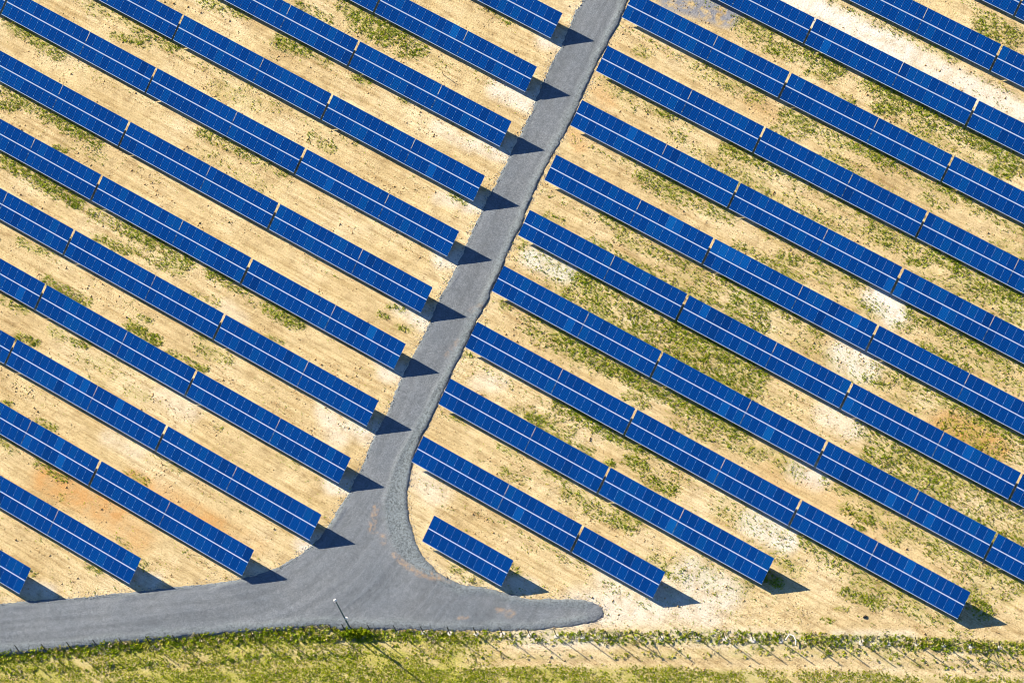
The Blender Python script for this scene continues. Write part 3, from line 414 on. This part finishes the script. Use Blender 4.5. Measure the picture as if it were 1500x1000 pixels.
def module_mesh(name, cell):
    bm = bmesh.new(); w, l, t, f, r = MW/2, ML/2, 0.04, 0.014, 0.004
    V = bm.verts.new
    o = [V((sx*w, sy*l, 0)) for sx, sy in ((-1, -1), (1, -1), (1, 1), (-1, 1))]
    i = [V((sx*(w-f), sy*(l-f), 0)) for sx, sy in ((-1, -1), (1, -1), (1, 1), (-1, 1))]
    g = [V((sx*(w-f), sy*(l-f), -r)) for sx, sy in ((-1, -1), (1, -1), (1, 1), (-1, 1))]
    b = [V((sx*w, sy*l, -t)) for sx, sy in ((-1, -1), (1, -1), (1, 1), (-1, 1))]
    def face(vs, k):
        q = bm.faces.new(vs); q.material_index = k
    for k in range(4):
        n = (k+1) % 4
        face((o[k], o[n], i[n], i[k]), 1); face((i[k], i[n], g[n], g[k]), 1); face((o[n], o[k], b[k], b[n]), 1)
    face(g, 0); face(b[::-1], 2)
    me = bpy.data.meshes.new(name); bm.to_mesh(me); bm.free()
    for mm in (cell, M_FRAME, M_BACK): me.materials.append(mm)
    return me

MOD = module_mesh('solar_module', M_CELL); MOD_L = module_mesh('solar_module_pale', M_CELL_LIGHT); MOD_D = module_mesh('solar_module_deep', M_CELL_DARK)

def add_box(bm, c, s, rx=0.0):
    m = Matrix.Translation(c) @ Matrix.Rotation(rx, 4, 'X') @ Matrix.Diagonal((*s, 1))
    bmesh.ops.create_cube(bm, size=1.0, matrix=m)

def finish(bm, name, m):
    me = bpy.data.meshes.new(name); bm.to_mesh(me); bm.free(); me.materials.append(m); return me

def on_plane(x, s, h=0.0):
    """point at slope distance s above the low edge, h proud of the glass"""
    return (x, s*CB - h*SB, H0 + s*SB + h*CB)

_kit = {}
def kit(n1, n2):
    """the shared meshes of a table with n1 + n2 columns"""
    if (n1, n2) in _kit: return _kit[(n1, n2)]
    L = (n1+n2)*W + (SEAM if n2 else 0)
    cols = [(k+0.5)*W for k in range(n1)] + [n1*W+SEAM+(k+0.5)*W for k in range(n2)]
    bm = bmesh.new(); add_box(bm, on_plane(L/2, SLOPE/2, -0.015), (L-0.02, 0.118, 0.05), BETA); rail = finish(bm, 'centre_rail', M_ALU)
    bm = bmesh.new(); add_box(bm, on_plane(L/2, -0.032, -0.03), (L, 0.06, 0.055), BETA); low = finish(bm, 'low_edge_rail', M_ALU)
    bm = bmesh.new()
    xs = [0.03]+[(a+b)/2 for a, b in zip(cols, cols[1:])]+[L-0.03]
    for x in xs:
        if n2 and abs(x-(n1*W+SEAM/2)) < 0.2:
            xx = (x-SEAM/2-0.02, x+SEAM/2+0.02)
        else: xx = (x,)
        for q in xx:
            for s in (0.24, 0.76):
                add_box(bm, on_plane(q, s*ML, 0.006), (0.038, 0.075, 0.012), BETA)
                add_box(bm, on_plane(q, SLOPE-(1-s)*ML, 0.006), (0.038, 0.075, 0.012), BETA)
    clamps = finish(bm, 'clamps', M_CLAMP)
    bm = bmesh.new()
    fr = [0.9+(L-1.8)*k/4 for k in range(5)] if n2 else [0.9+(L-1.8)*k/2 for k in range(3)]
    for s in (0.24*ML, 0.76*ML, SLOPE-0.76*ML, SLOPE-0.24*ML):
        add_box(bm, on_plane(L/2, s, -0.085), (L-0.1, 0.06, 0.08), BETA)
    for x in fr:
        add_box(bm, on_plane(x, SLOPE/2, -0.175), (0.08, SLOPE*0.86, 0.09), BETA)
    frame = finish(bm, 'support_frame', M_STEEL)
    posts = []
    for s in (0.75, 2.55):
        top = H0+s*SB-0.2
        bm = bmesh.new(); add_box(bm, (0, 0, (top-0.5)/2), (0.10, 0.012, top+0.5)); add_box(bm, (-0.044, 0.03, (top-0.5)/2), (0.012, 0.048, top+0.5)); add_box(bm, (0.044, 0.03, (top-0.5)/2), (0.012, 0.048, top+0.5))
        posts.append((s*CB, finish(bm, 'post', M_STEEL)))
    _kit[(n1, n2)] = (L, cols, rail, low, clamps, frame, fr, posts)
    return _kit[(n1, n2)]

ORD = 'zeroth first second third fourth fifth sixth seventh eighth ninth tenth eleventh twelfth thirteenth'.split()
def near_any(x, y, pts, r=0.62):
    return any(abs(x-a) < r*0.85 and abs(y-b) < r*1.2 for a, b in pts)

for side, row, num, x0, y0, n1, n2 in TABS:
    L, cols, rail, low, clamps, frame, fr, posts = kit(n1, n2)
    t = empty('solar_table', (x0, y0, 0))
    sd = 'left' if side == 'L' else 'right'
    if n2 == 0 and row == 1: lab = 'short lone blue solar table on sand beside the gravel road junction'
    elif n2 == 0: lab = 'half length blue solar table ending beside the blunt tip of the gravel road'
    elif side == 'L': lab = f'blue solar table {ORD[num]} from road end, {ORD[row]} row up from fence, left side'
    else: lab = f'blue solar table {ORD[num]} from road end, {ORD[row]} row up from fence, right side'
    tag(t, lab, 'solar table', f'solar tables in rows {sd} of the gravel road')
    t.location.z = rnd.gauss(0, 0.02); t.rotation_euler = (rnd.gauss(0, 0.004), rnd.gauss(0, 0.0012), rnd.gauss(0, 0.0006))
    for s, up in ((ML/2, 0), (SLOPE-ML/2, 1)):
        for x in cols:
            wx, wy = x0+x, y0+s*CB
            pale_m = near_any(wx, wy, LIGHT); deep_m = near_any(wx, wy, DARK)
            me = MOD_L if pale_m or rnd.random() < 0.006 else (MOD_D if deep_m or rnd.random() < 0.012 else MOD)
            o = link('solar_module', me, t); o.location = on_plane(x, s, rnd.uniform(-0.002, 0.002))
            o.rotation_euler = (BETA+rnd.gauss(0, 0.003), rnd.gauss(0, 0.003), 0)
            if me is MOD_L: o['label'] = 'paler blue solar module'
            elif me is MOD_D: o['label'] = 'deeper blue solar module'
    link('centre_rail', rail, t); link('low_edge_rail', low, t)
    tag(link('clamps', clamps, t), kind='stuff')
    link('support_frame', frame, t)
    for x in fr:
        for py, pm in posts:
            o = link('post', pm, t); o.location = (x, py, 0)

# ---------------------------------------------------------------- fence
def tube(bm, a, b, r, seg=6):
    a = Vector(a); b = Vector(b); d = b-a
    m = Matrix.Translation((a+b)/2) @ d.to_track_quat('Z', 'Y').to_matrix().to_4x4()
    bmesh.ops.create_cone(bm, cap_ends=True, segments=seg, radius1=r, radius2=r, depth=d.length, matrix=m)

FH = 2.15
allp = POSTS + POSTS2
fz = [float(zat(a, b)) for a, b in allp]
fence = empty('fence', (allp[14][0], allp[14][1], fz[14]))
tag(fence, 'thin wire fence on slim dark posts along the road and sandy strip', 'fence')
F0 = Vector(fence.location)
bm = bmesh.new(); tube(bm, (0, 0, -0.3), (0, 0, FH), 0.05); post_me = finish(bm, 'fence_post', M_FENCE)
bm = bmesh.new()
bmesh.ops.create_cone(bm, cap_ends=True, segments=9, radius1=0.34, radius2=0.27, depth=0.07)
for v in bm.verts: v.co.x *= rnd.uniform(0.85, 1.15); v.co.y *= rnd.uniform(0.85, 1.15)
foot_me = finish(bm, 'footing', M_CONC)
for k, ((a, b), h) in enumerate(zip(allp, fz)):
    o = link('post', post_me, fence); o.location = Vector((a, b, h))-F0; o.rotation_euler = (rnd.gauss(0, 0.012), rnd.gauss(0, 0.012), rnd.uniform(0, 6))
    if k >= len(POSTS)+1:
        f = link('footing', foot_me, o); f.location = (0, 0, 0.03); f.rotation_euler = (0, 0, rnd.uniform(0, 6)); f.scale = (rnd.uniform(0.8, 1.25),)*3
for k in (13, len(POSTS)+10, len(POSTS)+22):
    for dlt in (-1, 1):
        if k == 13 and dlt == 1: continue
        a = Vector((*allp[k], fz[k]+1.8)); q = Vector((*allp[k+dlt], fz[k+dlt])); b = a.lerp(q, 0.62); b.z = fz[k]+0.05
        bm = bmesh.new(); tube(bm, a-F0, b-F0, 0.035); link('brace', finish(bm, 'brace', M_FENCE), fence)
bm = bmesh.new()
for (p, h), (q, g) in zip(zip(allp, fz), zip(allp[1:], fz[1:])):
    for u in (0.15, 0.7, 1.25, 1.75, 2.1):
        tube(bm, Vector((*p, h+u))-F0, Vector((*q, g+u))-F0, 0.005, 3)
tag(link('wire_strands', finish(bm, 'wire_strands', M_WIRE), fence), kind='stuff')

# ---------------------------------------------------------------- camera pole
PZ = float(zat(*POLE))
pole = empty('surveillance_pole', (POLE[0], POLE[1], PZ))
tag(pole, 'tall slim blue grey pole with small white head beside the fence', 'pole')
bm = bmesh.new(); bmesh.ops.create_cone(bm, cap_ends=True, segments=12, radius1=0.10, radius2=0.055, depth=8.6, matrix=Matrix.Translation((0, 0, 4.0)))
add_box(bm, (0, 0, 0.03), (0.4, 0.4, 0.05))
link('shaft', finish(bm, 'shaft', M_POLE), pole)
bm = bmesh.new()
bmesh.ops.create_uvsphere(bm, u_segments=12, v_segments=8, radius=0.20, matrix=Matrix.Translation((0.0, 0.0, 8.42)))
bmesh.ops.create_cone(bm, cap_ends=True, segments=12, radius1=0.11, radius2=0.20, depth=0.16, matrix=Matrix.Translation((0, 0, 8.26)))
link('camera_head', finish(bm, 'camera_head', M_WHITE), pole)
bm = bmesh.new(); add_box(bm, (0.25, 0.06, 2.95), (0.32, 0.26, 0.42)); add_box(bm, (0.11, 0.03, 2.95), (0.08, 0.1, 0.12))
bmesh.ops.bevel(bm, geom=bm.edges[:], offset=0.015, segments=1, affect='EDGES')
link('control_box', finish(bm, 'control_box', M_WHITE), pole)

# ---------------------------------------------------------------- vegetation
def scatter(n, mask_fn, box):
    x = RNG.uniform(box[0], box[1], n); y = RNG.uniform(box[2], box[3], n)
    return x, y, mask_fn(x, y)

def leaves_mesh(name, px_, py_, size, height, palette, nl=6):
    """many small plants: each a rosette of bent two-triangle leaves"""
    n = len(px_); z0 = zat(px_, py_)
    tot = n*nl
    bx = np.repeat(px_, nl); by = np.repeat(py_, nl); bz = np.repeat(z0, nl); s = np.repeat(size, nl)*RNG.uniform(0.6, 1.25, tot); h = np.repeat(height, nl)*RNG.uniform(0.5, 1.2, tot)
    a = RNG.uniform(0, 2*np.pi, tot); r0 = s*RNG.uniform(0.0, 0.45, tot); wd = s*RNG.uniform(0.28, 0.5, tot)
    ox = bx+r0*np.cos(a+1.3); oy = by+r0*np.sin(a+1.3)
    c, q = np.cos(a), np.sin(a)
    lift = RNG.uniform(0.0, 0.5, tot)*h
    base = np.stack([ox, oy, bz-0.01+lift], -1)
    tip = np.stack([ox+s*c, oy+s*q, bz+lift+0.55*h], -1)
    m1 = np.stack([ox+0.5*s*c-wd*q, oy+0.5*s*q+wd*c, bz+lift+h*0.9], -1)
    m2 = np.stack([ox+0.5*s*c+wd*q, oy+0.5*s*q-wd*c, bz+lift+h*0.75], -1)
    co = np.stack([base, m2, tip, m1], 1).reshape(-1, 3)
    me = bpy.data.meshes.new(name); nf = tot
    me.vertices.add(len(co)); me.vertices.foreach_set('co', co.astype(np.float32).ravel())
    tri = (np.arange(nf)*4)[:, None]+np.array([[0, 1, 2, 0, 2, 3]])
    me.loops.add(tri.size); me.loops.foreach_set('vertex_index', tri.astype(np.int32).ravel())
    me.polygons.add(nf*2); me.polygons.foreach_set('loop_start', np.arange(0, tri.size, 3, dtype=np.int32))
    me.update(calc_edges=True)
    pal = np.array(palette); k = RNG.integers(0, len(pal), n)
    t = pal[np.repeat(k, nl)]*RNG.uniform(0.75, 1.3, (tot, 1))
    arr = np.ones((tot, 4)); arr[:, :3] = t
    set_color(me, 'tint', np.repeat(arr, 4, axis=0))
    me.materials.append(M_LEAF)
    return me

GREENS = [(0.30, 0.42, 0.012), (0.39, 0.51, 0.016), (0.52, 0.57, 0.03), (0.18, 0.28, 0.016), (0.30, 0.44, 0.03), (0.54, 0.51, 0.12)]
FIELDG = [(0.36, 0.47, 0.010), (0.45, 0.53, 0.012), (0.28, 0.38, 0.010), (0.54, 0.55, 0.04), (0.20, 0.29, 0.012)]
BOX = (-84, 76, -68, 70)

def on_road(x, y): return seg_dist(x, y, ROAD, True, True) > 0.15
def rowveg(x, y):
    m = strokes(x, y, VEG, 1.5)
    drip = np.zeros_like(x)
    for side_, row_, num_, x0_, y0_, n1_, n2_ in TABS:
        L_ = (n1_+n2_)*W+0.3
        k = (x > x0_) & (x < x0_+L_) & (y < y0_-0.1) & (y > y0_-2.2)
        drip[k] = (0.42 if side_ == 'R' else 0.16)*np.exp(-((y[k]-y0_+0.95)/0.55)**2)
    m = np.maximum(m, drip*smooth(0.38, 0.62, fbm(x*0.12, y*0.6, 93, 3)))
    nz = 0.50*fbm(x*0.6, y*1.3, 91, 4)+0.50*vnoise(x*3.2, y*3.2, 95)
    bg = (0.02+0.05*smooth(-30, 30, x-0.4*y))*smooth(0.42, 0.62, fbm(x*0.15, y*0.5, 97, 3))
    return np.maximum(m*smooth(0.56-0.36*m, 0.92-0.36*m, nz+0.20), bg)
x, y, d = scatter(820000, rowveg, BOX)
k = (RNG.random(len(x)) < d*1.0) & ~on_road(x, y); x, y, d = x[k], y[k], d[k]
sz = RNG.uniform(0.045, 0.125, len(x))*(0.85+0.5*d)
tag(link('weeds', leaves_mesh('weeds', x, y, sz, sz*RNG.uniform(0.5, 0.95, len(x)), GREENS, 5)), kind='stuff')
print('weeds', len(x))

FB = (-52, 80, -70, 4)
def fenceweeds(x, y):
    m = strokes(x, y, WEEDS, 0.8); nz = 0.5*fbm(x*0.7, y*0.7, 101, 3)+0.5*vnoise(x*1.6, y*1.6, 105)
    return m*smooth(0.55-0.35*m, 0.80-0.35*m, nz+0.1)
x, y, d = scatter(170000, fenceweeds, FB)
k = (RNG.random(len(x)) < d*0.95) & ~on_road(x, y); x, y, d = x[k], y[k], d[k]
sz = RNG.uniform(0.08, 0.22, len(x))*(0.8+0.4*d)
tag(link('bank_weeds', leaves_mesh('bank_weeds', x, y, sz, sz*RNG.uniform(0.5, 1.1, len(x)), GREENS+[(0.66, 0.60, 0.42)], 6)), kind='stuff')
print('bank', len(x))

def fieldgrass(x, y):
    m = strokes(x, y, FIELD, 0.6); dS_, fS = south_of_edge(x, y)
    t = np.where(dS_ > 0.2, 0.62, 0.0)*smooth(0.05, 0.6, fS)
    nz = fbm(x*0.35, y*0.9, 111, 4)
    return np.maximum(m*smooth(0.30, 0.52, nz), t*smooth(0.27, 0.50, nz))
x, y, d = scatter(620000, fieldgrass, FB)
k = (RNG.random(len(x)) < d) & ~on_road(x, y); x, y, d = x[k], y[k], d[k]
sz = RNG.uniform(0.055, 0.14, len(x))
tag(link('field_grass', leaves_mesh('field_grass', x, y, sz, sz*RNG.uniform(0.25, 0.7, len(x)), FIELDG+[(0.62, 0.55, 0.26)], 5)), kind='stuff')
print('field', len(x))

# bush at the foot of the pole
u_ = RNG.normal(0, 0.75, 150); v_ = RNG.normal(0, 0.26, 150)
bx = POLE[0]+1.1+0.86*u_+0.5*v_; by = POLE[1]-0.35+0.5*u_-0.86*v_
sz = RNG.uniform(0.10, 0.22, 150)
bme = leaves_mesh('bush', bx, by, sz, sz*RNG.uniform(1.2, 3.0, 150), GREENS[:5], 8)
tag(link('bush', bme), 'low dense green bush at the foot of the tall pole', 'bush')

# ---------------------------------------------------------------- clods and small things
def pebbles(name, x, y, z0, s, m):
    n = len(x)
    dirs = np.array([[1, 0, 0], [0, 1, 0], [-1, 0, 0], [0, -1, 0], [0, 0, 0.9], [0, 0, -0.6]])
    co = np.stack([x, y, z0], -1)[:, None, :] + dirs[None]*s[:, None, None]*RNG.uniform(0.6, 1.4, (n, 6, 1))
    fcs = np.array([[0, 1, 4], [1, 2, 4], [2, 3, 4], [3, 0, 4], [1, 0, 5], [2, 1, 5], [3, 2, 5], [0, 3, 5]])
    tri = (np.arange(n)*6)[:, None, None]+fcs[None]
    me = bpy.data.meshes.new(name); me.vertices.add(n*6); me.vertices.foreach_set('co', co.astype(np.float32).ravel())
    me.loops.add(tri.size); me.loops.foreach_set('vertex_index', tri.astype(np.int32).ravel())
    me.polygons.add(n*8); me.polygons.foreach_set('loop_start', np.arange(0, tri.size, 3, dtype=np.int32))
    me.update(calc_edges=True); me.materials.append(m)
    return me
def clods(n):
    def f(x, y):
        return smooth(0.46, 0.72, fbm(x*0.30, y*0.8, 121, 4))+0.06
    x, y, d = scatter(n, f, BOX)
    k = (RNG.random(len(x)) < d) & ~on_road(x, y); x, y = x[k], y[k]
    n = len(x); s = RNG.uniform(0.035, 0.085, n)*np.where(RNG.random(n) < 0.12, 1.9, 1.0); z0 = zat(x, y)
    return pebbles('earth_clods', x, y, z0, s, M_CLOD)
tag(link('earth_clods', clods(110000)), kind='stuff')

def edge_stones(n):
    """loose stones strayed off the gravel along its edges"""
    P_ = np.array(ROAD+[ROAD[0]]); seg = P_[1:]-P_[:-1]; Ls = np.hypot(seg[:, 0], seg[:, 1])
    ok = (np.abs(P_[:-1]).max(1) < 90) & (np.abs(P_[1:]).max(1) < 90); pr = np.where(ok, Ls, 0); pr = pr/pr.sum()
    i = RNG.choice(len(seg), n, p=pr); u = RNG.random(n); off = RNG.normal(0, 0.32, n)
    x = P_[i, 0]+u*seg[i, 0]-seg[i, 1]/Ls[i]*off; y = P_[i, 1]+u*seg[i, 1]+seg[i, 0]/Ls[i]*off
    z0 = zat(x, y)+np.where(seg_dist(x, y, ROAD, True, True) > 0, 0.05, 0.0)
    return pebbles('loose_stones', x, y, z0, RNG.uniform(0.025, 0.07, n), speck_material('stone_grey', (0.15, 0.18, 0.23), (0.28, 0.32, 0.38), 6.0))
tag(link('loose_stones', edge_stones(9000)), kind='stuff')

bm = bmesh.new(); tube(bm, (0, 0, -0.1), (0.02, 0.0, 1.0), 0.035); o = link('stake', finish(bm, 'stake', M_FENCE))
o.location = (STAKE[0], STAKE[1], float(zat(*STAKE))); tag(o, 'lone dark stake standing in bare sand between two panel rows', 'stake')

def rock(name, loc, s, m, label):
    bm = bmesh.new(); bmesh.ops.create_icosphere(bm, subdivisions=2, radius=1.0)
    for v in bm.verts: v.co *= rnd.uniform(0.8, 1.15); v.co.x *= s[0]; v.co.y *= s[1]; v.co.z *= s[2]
    o = link(name, finish(bm, name, m)); o.location = (loc[0], loc[1], float(zat(*loc))+s[2]*0.4); o.rotation_euler = (0, 0, 0.9)
    return tag(o, label, 'stone')
rock('stone', STONE, (0.26, 0.16, 0.15), M_DARKST, 'dark stone lying on the sandy track near the fence')

bm = bmesh.new()
pts = [(-0.75, -0.35), (-0.35, 0.35), (0.15, 0.15), (0.45, -0.45), (0.40, -0.95)]
for a, b in zip(pts, pts[1:]): tube(bm, (*a, 0.28), (*b, 0.28), 0.07, 6)
o = link('pipe', finish(bm, 'pipe', M_WHITE)); o.location = (STRIP[0], STRIP[1], float(zat(*STRIP))); o.rotation_euler = (0, 0, 0.5)
tag(o, 'bent white pipe lying in the weeds beside the fence', 'pipe')
